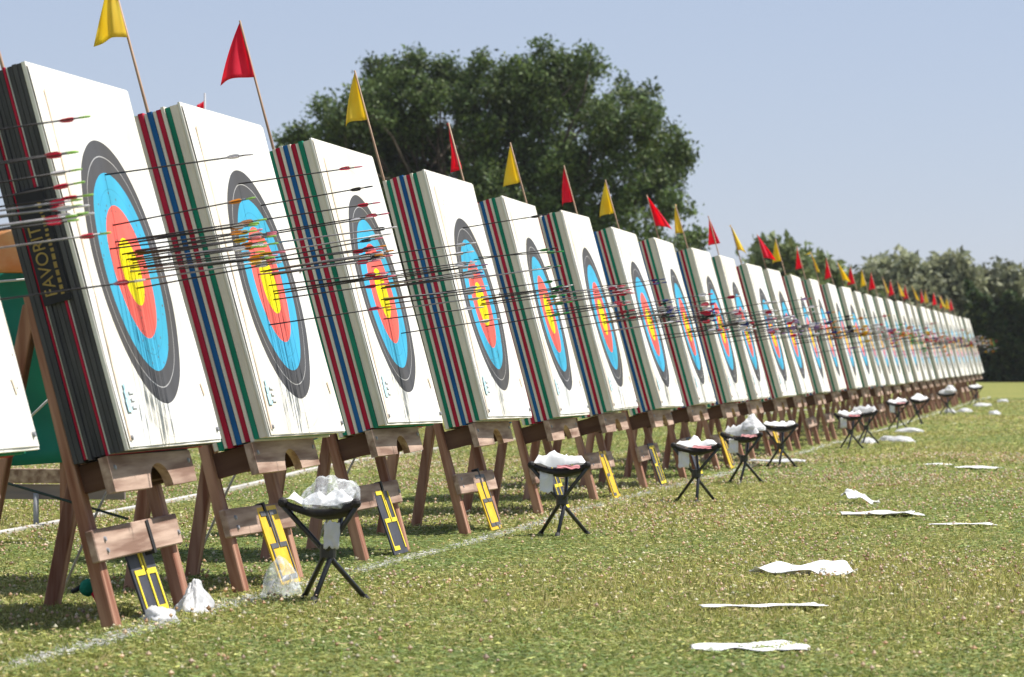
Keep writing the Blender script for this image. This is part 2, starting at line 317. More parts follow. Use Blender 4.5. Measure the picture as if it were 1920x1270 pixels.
# ------------------------------------------------------------------ grass
def grass():
    zones = [(8.5, 14, 6000, 1.0), (14, 20, 4200, 1.15), (20, 30, 1900, 1.6), (30, 50, 520, 2.6), (50, 92, 130, 4.4)]
    V = []; Cc = []
    for y0, y1, dens, sc in zones:
        w = lambda y: (.307-.026)*y*1.04+1.6
        n_ = int(dens*(w(y0)+w(y1))/2*(y1-y0))
        y = nr.uniform(y0, y1, n_*2); keep = nr.uniform(0, 1, n_*2) < (w(y)/w(y1)); y = y[keep][:n_]
        x = 3.308-.307*y*1.02-.8+nr.uniform(0, 1, len(y))*w(y)
        N = len(y)
        big = np.sin(x*1.3+y*.31)+np.sin(x*.7-y*.53+2)+np.sin(y*.9+1.1)*.7
        med = np.sin(x*5.1+y*1.7)*np.sin(x*3.3-y*2.3+1)+.6*np.sin(x*11+y*4)*np.sin(y*6-x*7)
        flat = nr.uniform(0, 1, N) < np.clip(.45-.12*big-.1*med, .1, .8)          # low clover leaves against upright blades
        h = np.where(flat, nr.uniform(.010, .026, N), nr.uniform(.012, .033, N))*(1+.14*big)*(1 if sc < 2 else 1.15)
        tuft = (nr.uniform(0, 1, N) < .008) & ~flat; h = np.where(tuft, h*1.8, h)
        wd = np.where(flat, nr.uniform(.006, .0125, N), nr.uniform(.0028, .0055, N))*sc
        a = nr.uniform(0, 2*np.pi, N); ln = np.where(flat, nr.uniform(.014, .026, N), nr.uniform(.006, .032, N))*(1+.3*(sc-1))
        la = nr.uniform(0, 2*np.pi, N)
        z0 = np.where(y < 45, 0, .0027*(y-45))
        b = np.stack([x, y, z0], 1); side = np.stack([np.cos(a)*wd, np.sin(a)*wd, np.zeros(N)], 1)
        tip = b+np.stack([np.cos(la)*ln, np.sin(la)*ln, h], 1)
        lo = np.where(flat, h*.75, 0); bb = b.copy(); bb[:, 2] += lo
        tri = np.stack([bb-side, bb+side, tip], 1)
        gcol = np.array([.135, .200, .042]); lcol = np.array([.20, .27, .11]); ycol = np.array([.40, .375, .12]); tcol = np.array([.53, .44, .23])
        d = nr.uniform(0, 1, N)
        dry = np.clip(.45+.13*big+.16*med+nr.normal(0, .25, N), 0, 1)[:, None]
        c = np.where(flat[:, None], gcol*.5+lcol*.5, gcol)*(1-dry)+ycol*dry
        tan_ = (d < .13+.05*big)[:, None]; c = np.where(tan_, tcol, c)
        c = c*.98*np.exp(nr.normal(0, .31, N))[:, None]
        xl = .03+.02*np.sin(y*.7)
        ch = (np.abs(x-xl) < .045*nr.uniform(.3, 1.5, N)) & (nr.uniform(0, 1, N) < .58) & (np.sin(y*2.3)+np.sin(y*5.1+1) > -1.0)
        c = np.where(ch[:, None], np.array([.66, .66, .63])*nr.uniform(.6, 1.1, N)[:, None], np.clip(c, .02, .75))
        V.append(tri.reshape(-1, 3)); Cc.append(np.repeat(c, 3, 0))
    me = np_mesh('grass', np.concatenate(V), None, 3, np.concatenate(Cc), M['grass_attr'])
    o = obj('grass', me); tag(o, 'short sunlit grass with dry tips covering the shooting field', 'grass', kind='stuff')
    # clover heads: little faceted balls, pale, pink or faded brown
    N = 42000
    y = nr.uniform(0, 1, N)**.62*29+9; x = 3.308-.307*y*1.02-.6+nr.uniform(0, 1, N)*((.281*y)*1.04+1.4)
    pm = np.sin(x*1.9+y*.6)+np.sin(x*.8-y*.9+2)+np.sin(x*4-y*1.3)*.8+.3
    k = nr.uniform(-1.2, 2.6, N) < pm; x, y = x[k], y[k]; N = len(x)
    r = nr.uniform(.0035, .0095, N)*(1+np.clip(y-18, 0, 20)*.02); z = nr.uniform(.018, .042, N)
    P = np.array([[1, 0, 0], [0, 1, 0], [-1, 0, 0], [0, -1, 0], [0, 0, 1], [0, 0, -1]])
    Fc = [(0, 1, 4), (1, 2, 4), (2, 3, 4), (3, 0, 4), (1, 0, 5), (2, 1, 5), (3, 2, 5), (0, 3, 5)]
    ctr = np.stack([x, y, z], 1); jit = nr.uniform(.7, 1.3, (N, 6, 1))
    PV = ctr[:, None, :]+P[None]*r[:, None, None]*jit
    tri = np.stack([PV[:, list(f)] for f in Fc], 1).reshape(-1, 3)
    pal = np.array([[.78, .60, .42], [.76, .70, .48], [.62, .40, .24], [.80, .76, .56], [.62, .56, .24], [.76, .58, .46]])
    cc = pal[nr.integers(0, 6, N)]*nr.uniform(.6, 1.1, N)[:, None]
    me = np_mesh('clover', tri, None, 3, np.repeat(cc, 24, 0), M['grass_attr'])
    o = obj('clover_flowers', me); tag(o, 'pale pink and tan clover heads scattered through the grass', 'clover', kind='stuff')
grass()

# ------------------------------------------------------------------ trees
def leaf_quads(ctr, size, base, var, updown=.5):
    N = len(ctr)
    n_ = nr.normal(0, 1, (N, 3)); n_[:, 2] += updown; n_ /= np.linalg.norm(n_, axis=1)[:, None]
    t_ = np.cross(n_, nr.normal(0, 1, (N, 3))); t_ /= np.linalg.norm(t_, axis=1)[:, None]
    b_ = np.cross(n_, t_)
    s = nr.uniform(.6, 1.35, N)[:, None]*size
    q = np.stack([ctr-t_*s, ctr-b_*s*.45, ctr+t_*s, ctr+b_*s*.45], 1).reshape(-1, 3)
    c = base[None]*nr.uniform(1-var, 1+var, N)[:, None]+np.array([.012, .008, 0])*nr.normal(0, 1, N)[:, None]
    return q, np.repeat(np.clip(c, .004, 1), 4, 0)
def lobes_to_leaves(lobes, per, size, base, var, tuft=14, tuft_r=.16):
    Q = []; Cc = []
    for (x, y, z, r) in lobes:
        nt = max(6, int(per*r*r/tuft))
        d = nr.normal(0, 1, (nt, 3)); d /= np.linalg.norm(d, axis=1)[:, None]
        rad = r*(.55+.5*nr.uniform(0, 1, nt)**.6)
        bump = 1+.16*np.sin(d[:, 0]*5+x)*np.sin(d[:, 2]*6+z)+.1*np.sin(d[:, 1]*9+y)
        tc = np.array([x, y, z])+d*(rad*bump)[:, None]*np.array([1, 1, .88])
        lv = np.repeat(tc, tuft, 0)+nr.normal(0, tuft_r*.6, (nt*tuft, 3))
        q, c = leaf_quads(lv, size, base*nr.uniform(.68, 1.35), var)
        Q.append(q); Cc.append(c)
    return np.concatenate(Q), np.concatenate(Cc)
def limb(bm, a, b, r0, r1, wob=.3, n=5):
    a, b = Vector(a), Vector(b); L_ = (b-a).length
    pts = [a.lerp(b, k/n)+Vector((rnd.uniform(-1, 1), rnd.uniform(-1, 1), rnd.uniform(-.4, .4)))*wob*L_*.12*(0 < k < n) for k in range(n+1)]
    tube(bm, pts, [r0+(r1-r0)*k/n for k in range(n+1)], 7)
def make_tree(name, base_xy, lobes, trunk_r, fork_z, per, size, base, var, label, cat='tree', group=None, tuft=14, tuft_r=.16):
    x, y = base_xy; z = gz(y)
    root = obj(name, None, loc=(x, y, z)); tag(root, label, cat, group)
    bm = bmesh.new()
    limb(bm, (0, 0, -.2), (0, 0, fork_z), trunk_r, trunk_r*.75, .3)
    for (lx, ly, lz, r) in [l_ for l_ in lobes if l_[3] > .45 or rnd.random() < .25]:
        limb(bm, (rnd.uniform(-.1, .1), 0, fork_z*rnd.uniform(.75, 1)), (lx-x, ly-y, lz-z), trunk_r*.22, .012, .8)
    obj('trunk', mesh_from(bm, name+'_trunk'), M['bark'], root)
    q, c = lobes_to_leaves([(lx-x, ly-y, lz-z, r) for lx, ly, lz, r in lobes], per, size, base, var, tuft, tuft_r)
    obj('crown', np_mesh(name+'_crown', q, None, 4, c, M['leaf_attr']), None, root)
    return root
F_ = Vector((-math.sin(YAW)*math.cos(PITCH), math.cos(YAW)*math.cos(PITCH), math.sin(PITCH))); R_ = Vector((math.cos(YAW), math.sin(YAW), 0)); U_ = R_.cross(F_)
def at_y(px, py, Y):
    d = F_+R_*((px-960)/7000)-U_*((py-635)/7000); return CAM+d*(Y/d.y)
# big tree: lobes fill the outline (real size about 13 m across, 10.6 m tall, 110 m away)
outline = [(515, 262), (545, 215), (580, 200), (620, 165), (660, 150), (700, 120), (735, 98), (775, 92), (810, 108), (840, 130), (875, 112), (905, 106), (940, 132), (975, 118),
           (1010, 98), (1050, 86), (1090, 105), (1120, 138), (1155, 140), (1190, 142), (1220, 175), (1245, 225), (1265, 270), (1282, 330), (1275, 390), (1300, 440), (1322, 480)]
def top_of(px):
    for (a, b), (c, d) in zip(outline, outline[1:]):
        if a <= px <= c: return b+(d-b)*(px-a)/max(c-a, 1)
    return 480
clumps = [(572, 290, 62), (655, 235, 88), (765, 195, 105), (905, 205, 95), (1045, 190, 112), (1170, 245, 95), (1215, 345, 78), (690, 350, 115), (840, 340, 135), (985, 350, 140), (1110, 385, 130),
          (640, 450, 85), (790, 480, 140), (950, 500, 150), (1110, 520, 130), (1235, 455, 55), (1285, 490, 40), (840, 165, 62), (1100, 128, 45), (720, 140, 52), (975, 160, 66), (540, 268, 40), (600, 225, 48), (1245, 285, 62), (1262, 385, 52), (1020, 110, 40), (780, 112, 38), (900, 128, 40), (1190, 180, 55), (560, 360, 60), (1300, 455, 38), (725, 425, 95), (640, 335, 85), (735, 290, 80), (600, 430, 60)]
lobes = []
for (px, py, rp_) in clumps:
    Rm = rp_/7000*110; c_ = at_y(px, py, 110+rnd.uniform(-1.8, 1.8))
    lobes.append((c_.x, c_.y, c_.z, Rm*.55))
    for k in range(5 if rp_ < 60 else 13):
        d = Vector((rnd.gauss(0, 1), rnd.gauss(0, 1), rnd.gauss(.15, 1))).normalized(); r = Rm*rnd.uniform(.26, .42)
        q = c_+d*(Rm-r)*rnd.uniform(.85, 1.06); lobes.append((q.x, q.y, q.z, r))
tb = at_y(905, 700, 110)
make_tree('broad_tree', (tb.x, 110), lobes, .42, 2.6, 1750, .080, np.array([.094, .138, .042]), .55, 'large dark green broad-crowned tree rising behind the middle of the target row', tuft=16, tuft_r=.2)
def small_tree(name, px, py_top, w_px, Y, base, label, group, nl=16, per=420, size=.2, pale=1):
    top = at_y(px, py_top, Y); b0 = gz(Y); hw = w_px/7000*Y/2; ht = top.z-b0
    L_ = []
    for k in range(nl):
        f = rnd.uniform(-1, 1); zz = rnd.uniform(.25, .95)
        wlim = math.sqrt(max(.05, 1-(max(zz-.45, 0)/.58)**2))
        r = rnd.uniform(.16, .26)*ht
        L_.append((top.x+f*wlim*(hw-r*.6), Y+rnd.uniform(-.6, .6)*hw, b0+zz*ht-r*.55, r))
    L_.append((top.x, Y, top.z-.2*ht, .2*ht))
    make_tree(name, (top.x, Y), L_, .2, ht*.35, per, size, base, .35, label, 'tree', group, tuft=14, tuft_r=.3)
G2 = 'trees beyond the far end of the row'
pale = np.array([.26, .275, .165]); mid = np.array([.12, .15, .06])  # willow green, lightened in the colour itself to carry distance haze
small_tree('willow_tree', 1690, 470, 130, 168, pale, 'pale olive willow with the tallest rounded crown beyond the far end of the row', G2, 18)
small_tree('willow_tree', 1660, 484, 60, 172, pale*.85, 'small pale green tree left of the tall willow beyond the far flags', G2, 10)
small_tree('willow_tree', 1780, 478, 120, 170, pale*.95, 'pale olive willow standing over the left end of the dark hedge', G2, 16)
small_tree('willow_tree', 1865, 492, 130, 172, pale*.85, 'grey green tree rising behind the dark hedge at the right edge', G2, 16)
small_tree('willow_tree', 1960, 500, 140, 174, pale*.8, 'grey green tree behind the hedge, cut off by the right edge', G2, 14)
small_tree('bushy_tree', 1455, 452, 90, 140, mid*1.15, 'rounded green tree peeping over the targets right of the large tree', G2, 12)
small_tree('bushy_tree', 1530, 470, 90, 142, mid*1.25, 'lower green tree peeping over the targets between flags, right of the rounded one', G2, 12)
small_tree('bushy_tree', 1600, 510, 90, 145, mid*1.1, 'low green bush just above the far targets, left of the willows', G2, 10)

def hedge(name, x0, x1, Y, h, d, label, base, n, size):
    root = obj(name, None, loc=((x0+x1)/2, Y, gz(Y))); tag(root, label, 'hedge')
    L_ = x1-x0
    bm = bmesh.new(); add_box(bm, (0, 0, h*.46), (L_-.6, d*.6, h*.92)); obj('dark_core', mesh_from(bm, name+'_core'), M['hedge_core'], root)  # near-black box fills the hedge so it is not see-through
    f = nr.uniform(0, 1, n)
    x = nr.uniform(-L_/2, L_/2, n); top = nr.uniform(0, 1, n) < .22
    hh = h*(1+.07*np.sin(x*1.7)+.06*np.sin(x*4.1+1)+.05*np.sin(x*.6)+.05*np.sin(x*7.3))
    z = np.where(top, hh-np.abs(nr.normal(0, .12, n)), nr.uniform(0.03, 1, n)*hh)
    y = np.where(top, nr.uniform(-.5, .5, n)*d, np.where(nr.uniform(0, 1, n) < .75, -1, 1)*d*(.42+.08*np.sin(x*2.3+z*3))+nr.normal(0, .1, n))
    q, c = leaf_quads(np.stack([x, y, z], 1), size, base, .45)
    obj('foliage', np_mesh(name+'_fol', q, None, 4, c, M['leaf_attr']), None, root)
e0 = at_y(1812, 600, 152).x
hedge('hedge', e0, e0+34, 152, 3.55, 2.2, 'tall dark green clipped hedge beyond the last targets', np.array([.046, .075, .024]), 60000, .14)
hedge('hedge', e0-78, e0-.4, 156, 2.3, 2.0, 'lower dark hedge closing the field behind the targets', np.array([.034, .05, .02]), 50000, .17)

# ------------------------------------------------------------------ the row of targets
T = .262; W = 1.37; H = 1.37; ZB = .6211; CV = .6414
BUTTS = [(9.80, 0, .018), (12.267, -.008, -.002), (14.30, .014, .004), (16.799, -.012, .012), (19.471, 0, .003), (22.057, 0, -.018), (24.414, 0, -.010), (26.999, .004, -.017), (29.46, .004, -.012),
         (32.011, 0, -.017), (34.251, 0, -.015), (36.857, .002, -.014), (39.215, -.002, -.003), (41.845, 0, -.004), (44.391, 0, .004), (47.08, .004, .012), (49.515, .002, .018),
         (52.173, .005, .016), (54.312, 0, .021), (56.726, 0, .025), (59.34, 0, .037), (61.749, .002, .042)]
yy = 61.749
for k in range(12):
    yy += 2.42+rnd.uniform(-.12, .12); BUTTS.append((yy, rnd.uniform(-.006, .006), .042+(yy-61.7)*.0029))
NB = len(BUTTS)
BLACK = {1, 27, 29, 30}
RY = Euler((0, -T, 0)).to_matrix()
def local(i, n, u, v):
    y, dx, dz = BUTTS[i]
    return Vector((dx, y, ZB+dz))+RY@Vector((n, u, v))

# shared layer meshes:  thickness along local X (n), from back to front
STRIPED = [('beige', .020)]
for c in ('green', 'red', 'blue', 'red', 'green'): STRIPED += [(c+'_foam', .0215), ('beige', .0155)]
STRIPED[-1] = ('beige', .034); STRIPED.append(('cream', .012))
DARK = [('black_foam', .017), ('black_foam', .019), ('red_foam', .010), ('white_foam', .006), ('black_foam', .016), ('black_foam', .015), ('black_foam', .017), ('black_foam', .016),
        ('red_foam', .010), ('white_foam', .006), ('black_foam', .018), ('black_foam', .018), ('black_foam', .016), ('cream', .016)]
LAYER = {}
def layer_mesh(m, th, inset):
    """one foam sheet; its cut edges wander by a few millimetres"""
    k = (m, round(th, 4), inset)
    if k not in LAYER:
        bm = bmesh.new(); e = inset*.0014; sd = len(LAYER)*1.37; N_ = 12; n0, n1 = -th+.0006, -.0006; prev = None
        for j in range(N_+1):
            v = e+(H-2*e)*j/N_
            w0 = e+.0035*mnoise.noise(Vector((v*2.3, sd, 0))) if m != 'cream' else .0
            w1 = e+.0035*mnoise.noise(Vector((v*2.3, sd, 5))) if m != 'cream' else .0
            c_ = .0016
            ring = [bm.verts.new(q) for q in ((n0+c_, w0, v), (n1-c_, w0, v), (n1, w0+c_, v), (n1, W-w1-c_, v), (n1-c_, W-w1, v), (n0+c_, W-w1, v), (n0, W-w1-c_, v), (n0, w0+c_, v))]
            if prev:
                for q in range(8): bm.faces.new((prev[q], prev[(q+1) % 8], ring[(q+1) % 8], ring[q]))
            else: bm.faces.new(ring[::-1])
            prev = ring
        bm.faces.new(prev); bmesh.ops.recalc_face_normals(bm, faces=bm.faces)
        me = mesh_from(bm, 'foam_layer'); me.materials.append(M[m]); LAYER[k] = me
    return LAYER[k]

# shared stand meshes; nb = local n of the butt's back
def leg_front(nb, u0, u1, i):
    y, dx, dz = BUTTS[i]
    n0, n1 = nb-.06, nb-.004
    return n0, n1
STAND = {}
def notched_board():
    bm = bmesh.new(); t_ = .032; hh = .125; L0, L1 = -.03, 1.10
    pts = [(L0, -hh), ]
    c, r = (.60), .15
    prof = [(L0, 0), (L0, -hh)]
    for k in range(13):
        a = math.pi-math.pi*k/12; prof.append((c+r*math.cos(a), -hh+.085*math.sin(a)))
    prof += [(L1, -hh+.006), (L1, -.004)]
    a_ = [bm.verts.new((-.105, u, v-.003)) for u, v in prof]; b_ = [bm.verts.new((-.105+t_, u, v-.003)) for u, v in prof]
    # triangulated faces via strips towards the top edge
    n_ = len(prof)
    for (lst, flip) in ((a_, False), (b_, True)):
        f = bm.faces.new(lst if flip is False else lst[::-1])
    for k in range(n_):
        bm.faces.new((a_[k], b_[k], b_[(k+1) % n_], a_[(k+1) % n_]))
    bmesh.ops.recalc_face_normals(bm, faces=bm.faces)
    bmesh.ops.triangulate(bm, faces=[f for f in bm.faces if len(f.verts) > 4])
    return mesh_from(bm, 'notched_board')
NOTCH = notched_board()
PIN = None
bm = bmesh.new(); bmesh.ops.create_cone(bm, cap_ends=True, segments=10, radius1=.011, radius2=.008, depth=.008); bmesh.ops.rotate(bm, verts=bm.verts, matrix=Matrix.Rotation(math.pi/2, 3, 'Y'))
PIN = mesh_from(bm, 'pin'); PIN.materials.append(M['pin'])
def make_stand(i):
    y, dx, dz = BUTTS[i]; blackb = i in BLACK
    nb = -.200 if blackb else -.256
    g0 = gz(y)
    root = obj('target_stand', None, loc=(dx, y, g0)); 
    tag(root, f'brown weathered wooden stand with splayed legs under the {ORD[i]} target from the left', 'stand', 'wooden stands in a row under the targets')
    zo = ZB+dz-g0
    rot = (0, -T, 0)
    # front legs lean with the butt: from the ground up its back
    for (u0, u1) in ((.004, .09), (.99, 1.076)):
        vb = -(zo+nb*math.sin(T))/math.cos(T)-.02; vt = .60
        key = ('leg', blackb, round(vb, 2), u0)
        if key not in STAND:
            me = box_mesh('leg', (nb-.0265, (u0+u1)/2, (vb+vt)/2), (.05, u1-u0, vt-vb), .004)
            for v in me.vertices:
                if v.co.x < nb-.03 and v.co.z > 0: v.co.x += .024; me.materials.append(M['wood']); STAND[key] = me
        obj('leg', STAND[key], None, root, (0, 0, zo), rot)
        # back leg, from a foot behind up to meet the front leg
        key = ('back', blackb, round(zo, 2), u0)
        if key not in STAND:
            bm = bmesh.new(); ft = Vector((-.60, (u0+u1)/2+.07, -.03)); tp = RY@Vector((nb-.035, (u0+u1)/2+.07, .57))+Vector((0, 0, zo))
            d = tp-ft; q = d.to_track_quat('Z', 'Y').to_matrix().to_4x4()
            add_box(bm, (0, 0, d.length/2), (.07, .05, d.length), Matrix.Translation(ft)@q, .004)
            me = mesh_from(bm, 'back_leg'); me.materials.append(M['wood']); STAND[key] = me
        obj('back_leg', STAND[key], None, root)
    key = ('beam', blackb)
    if key not in STAND:
        bm = bmesh.new(); me = None
        x0, x1 = nb-.004, -.106
        add_box(bm, ((x0+x1)/2, .075, -.055), (x1-x0, .045, .10), None, .003); me = mesh_from(bm, 'ledge_beam'); me.materials.append(M['wood_dark'])
        bm = bmesh.new(); add_box(bm, (nb+.03, .52, -.05), (.05, .82, .085), None, .003); me2 = mesh_from(bm, 'back_rail'); me2.materials.append(M['wood_dark'])
        bm = bmesh.new(); add_box(bm, (nb+.013, .50, -.29), (.028, 1.14, .112), None, .004); me3 = mesh_from(bm, 'front_plank'); me3.materials.append(M['wood_h'])
        STAND[key] = (me, me2, me3)
    b1, b2, b3 = STAND[key]
    obj('ledge_beam', b1, None, root, (0, 0, zo), rot); obj('ledge_beam', b1, None, root, (0, .87, zo), rot)
    obj('ledge_rail', b2, None, root, (0, 0, zo), rot)
    obj('front_plank', b3, None, root, (rnd.uniform(-.004, .004), rnd.uniform(-.02, .02), zo+rnd.uniform(-.008, .008)), (rnd.uniform(-.012, .012), -T, 0))
    obj('notched_board', NOTCH, M['wood_h'], root, (0, 0, zo), rot)
    if i < 9:
        for (n_, u_, v_) in ((-.071, .03, -.045), (-.071, 1.04, -.045), (nb+.029, .045, -.27), (nb+.029, .045, -.31), (nb+.029, 1.03, -.29)):
            q = RY@Vector((n_, u_, v_)); obj('bolt', PIN, None, root, (q.x, q.y, q.z+zo), rot)
    if i < 8:   # black tie-down strap round the plank
        key = ('strap', blackb)
        if key not in STAND:
            bm = bmesh.new(); add_box(bm, (nb+.013, 0, -.29), (.036, .035, .120)); me = mesh_from(bm, 'strap'); me.materials.append(M['strap']); STAND[key] = me
        obj('strap', STAND[key], None, root, (0, .58+rnd.uniform(-.05, .05), zo), (.12, -T, 0))

def text_mesh(s, size, name):
    cu = bpy.data.curves.new(name, 'FONT'); cu.body = s; cu.size = size; cu.extrude = .0012; cu.align_x = 'LEFT'
    to = bpy.data.objects.new(name, cu); COL.objects.link(to)
    dg = bpy.context.evaluated_depsgraph_get(); me = bpy.data.meshes.new_from_object(to.evaluated_get(dg))
    bpy.data.objects.remove(to); bpy.data.curves.remove(cu); me.name = name; return me

LOOK = 'beige foam block edged with green, red and blue stripes'
def make_butt(i):
    y, dx, dz = BUTTS[i]; blackb = i in BLACK
    root = obj('foam_butt', None, loc=(dx, y, ZB+dz), rot=(R(rnd.uniform(-.5, .5)), -T+R(rnd.uniform(-.8, .5)), R(rnd.uniform(-.8, .8))))
    if i == 1: lab = 'charcoal foam butt with thin red stripes and a gold-lettered black label, second from the left'
    elif i == 0: lab = 'foam target butt with only its lower right corner in view at the left edge'
    elif blackb: lab = f'dark charcoal-edged foam butt among the farthest, {ORD[i]} from the left'
    elif i == NB-1: lab = f'last foam butt at the far right end of the row'
    else: lab = f'{LOOK}, {ORD[i]} target from the left'
    tag(root, lab, 'target butt', 'foam target butts in the row')
    n = 0
    for (m, th) in reversed(DARK if blackb else STRIPED):
        ins = rnd.randint(0, 5) if m != 'cream' else 0
        obj('foam_layer', layer_mesh(m, th, ins), None, root, (n, 0, 0)); n -= th
    if i == 1:
        bm = bmesh.new(); add_box(bm, (-.105, -.004, .745), (.098, .006, .40), None, .001)
        lb = obj('label_panel', mesh_from(bm, 'label_panel'), M['label_black'], root); lb['label'] = 'black label with gold letters'
        tm = text_mesh('FAVORIT', .062, 'lettering'); tm.transform(Matrix.Translation((-.098, -.0078, .57))@Matrix(((0, -1, 0), (0, 0, -1), (1, 0, 0))).to_4x4())
        obj('lettering', tm, M['gold'], lb)
        bm = bmesh.new(); v = .57
        while v < .90:
            l_ = rnd.uniform(.008, .022); add_box(bm, (-.078+rnd.uniform(-.002, .002), -.0078, v+l_/2), (.012, .0012, l_)); v += l_+.008
        obj('small_print', mesh_from(bm, 'small_print'), M['gold'], lb)
    return root

# target faces
def face_mesh(seed):
    def fn(a, b):
        u = .006+a*(W-.012); v = .008+b*(H-.016)
        x = .0042+.0014*math.sin(u*7+seed)*math.sin(v*5+seed*2)+.0012*math.sin(u*17+v*9+seed)
        return Vector((x, u-W/2, v-CV))
    return grid_mesh('target_face', fn, 18, 18, 0)
FM = [face_mesh(s) for s in (0, 1.7, 3.1)]
for f in FM: f.materials.append(M['face'])
bm = bmesh.new()
for k in range(9):
    pass
def tan_strip_mesh():
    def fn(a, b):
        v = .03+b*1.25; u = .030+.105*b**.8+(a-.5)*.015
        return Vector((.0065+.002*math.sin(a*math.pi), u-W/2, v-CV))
    return grid_mesh('tan_strip', fn, 3, 16, 0)
TAN_STRIP = tan_strip_mesh(); TAN_STRIP.materials.append(M['tan'])  # raised tan strip on the paper, slanting inward towards the top
bm = bmesh.new()
for (u, v, a, b) in ((0, 0, .055, .045), (.006, .047, .045, .03), (.016, .079, .028, .022)): add_box(bm, (0, u+a/2, v+b/2), (.0012, a, b))
LOGO1 = mesh_from(bm, 'logo_print'); LOGO1.materials.append(M['logo_blue'])
bm = bmesh.new()
for k in range(3): add_box(bm, (0, .105, .07-k*.026), (.0012, .06-.012*(k % 2), .013))
LOGO2 = mesh_from(bm, 'text_print'); LOGO2.materials.append(M['logo_grey'])
bm = bmesh.new(); add_box(bm, (0, 0, 0), (.0012, .018, .05)); SLOT = mesh_from(bm, 'tear'); SLOT.materials.append(M['tan'])
def make_face(i, butt):
    o = obj('target_face', FM[i % 3], None, butt, (0, W/2+rnd.uniform(-.003, .003), CV+rnd.uniform(-.004, .004)), (R(rnd.uniform(-.25, .25)), 0, 0))
    if i < 12:
        obj('tan_strip', TAN_STRIP, None, o)
        for (u, v) in ((.05, .04), (W-.045, .045), (W-.05, .72)):
            obj('pin', PIN, None, o, (.009, u-W/2, v-CV))
        obj('logo_print', LOGO1, None, o, (.0086, .10-W/2, .13-CV)); obj('text_print', LOGO2, None, o, (.0086, .10-W/2, .13-CV))
        obj('tear', SLOT, None, o, (.0072, W-.11-W/2, .20-CV), (.3, 0, 0))

# arrows
ALEN = .60        # .10 of it inside the foam
bm = bmesh.new(); tube(bm, [(-.10, 0, 0), (.49, 0, 0)], .0029, 8); SH1 = mesh_from(bm, 'shaft'); SH1.materials.append(M['shaft'])
bm = bmesh.new(); tube(bm, [(-.10, 0, 0), (.49, 0, 0)], .0032, 8); SH2 = mesh_from(bm, 'shaft'); SH2.materials.append(M['shaft_grey'])
def vane_bm(bm, mi=0, sc=1):
    for k in range(3):
        a = 2*math.pi*k/3+.5
        d = Vector((0, math.cos(a), math.sin(a))); s = Vector((0, -math.sin(a), math.cos(a)))
        yield d, s
def vane_mesh(k, m, sc=1.0):
    bm = bmesh.new(); a = 2*math.pi*k/3+.4; d = Vector((0, math.cos(a), math.sin(a))); s = Vector((0, -math.sin(a), math.cos(a)))
    prof = [(.412, .003), (.424, .0075*sc), (.442, .0092*sc), (.455, .0085*sc), (.462, .003)]
    for sg in (-1, 1):
        vv = [bm.verts.new(Vector((x, 0, 0))+d*h+s*sg*.0006) for x, h in prof]
        bm.faces.new(vv if sg > 0 else vv[::-1])
    me = mesh_from(bm, 'vane'); me.materials.append(m); return me
VANES = {c: [vane_mesh(k, M['v_'+c]) for k in range(3)] for c in FCOL}
NOCKS = {}
for c in FCOL:
    bm = bmesh.new(); tube(bm, [(.478, 0, 0), (.50, 0, 0), (.512, 0, 0)], [.0034, .0036, .0026], 8); NOCKS[c] = mesh_from(bm, 'nock'); NOCKS[c].materials.append(M['v_'+c])
WHOLE = {}
def whole_arrow(c, nk):
    if (c, nk) not in WHOLE:
        bm = bmesh.new(); tube(bm, [(-.10, 0, 0), (.49, 0, 0)], .0034, 6)
        for k in range(3):
            a = 2*math.pi*k/3+.4; d = Vector((0, math.cos(a), math.sin(a))); s = Vector((0, -math.sin(a), math.cos(a)))
            prof = [(.400, .003), (.416, .012), (.442, .016), (.458, .014), (.466, .003)]
            for sg in (-1, 1):
                vv = [bm.verts.new(Vector((x, 0, 0))+d*h+s*sg*.0008) for x, h in prof]
                f = bm.faces.new(vv if sg > 0 else vv[::-1]); f.material_index = 1
        tube(bm, [(.478, 0, 0), (.512, 0, 0)], [.006, .005], 6, 2)
        me = mesh_from(bm, 'arrow')
        for m in (M['shaft'], M['v_'+c], M['v_'+nk]): me.materials.append(m)
        WHOLE[(c, nk)] = me
    return WHOLE[(c, nk)]
# per butt: count and (vane colour, nock colour) palette, as seen in the photograph
PAL = {0: (15, [('red', 'lime'), ('red', 'lime'), ('white', 'white'), ('white', 'lime'), ('black', 'purple')]),
       1: (24, [('yellow', 'pink'), ('orange', 'lime'), ('white', 'pink'), ('white', 'lime'), ('white', 'yellow'), ('orange', 'lime')]),
       2: (24, [('red', 'pink'), ('black', 'pink'), ('white', 'orange'), ('black', 'white'), ('white', 'white'), ('red', 'orange')]),
       3: (18, [('white', 'white'), ('white', 'purple'), ('white', 'blue'), ('purple', 'white')]),
       4: (14, [('green', 'black'), ('green', 'green'), ('black', 'black'), ('green', 'white')]),
       5: (14, [('red', 'white'), ('red', 'red'), ('red', 'pink'), ('white', 'red')]),
       6: (13, [('blue', 'blue'), ('black', 'blue'), ('blue', 'white'), ('white', 'purple')]),
       7: (13, [('red', 'pink'), ('white', 'red'), ('red', 'blue'), ('black', 'white')]),
       8: (13, [('red', 'white'), ('blue', 'red'), ('white', 'white')]),
       9: (12, [('white', 'purple'), ('purple', 'pink'), ('white', 'white'), ('red', 'white')]),
       10: (12, [('white', 'purple'), ('purple', 'white'), ('red', 'purple')]),
       11: (12, [('white', 'blue'), ('purple', 'red'), ('white', 'white')]),
       12: (11, [('orange', 'orange'), ('black', 'orange'), ('blue', 'orange')])}
used = 0
stuff_V = []
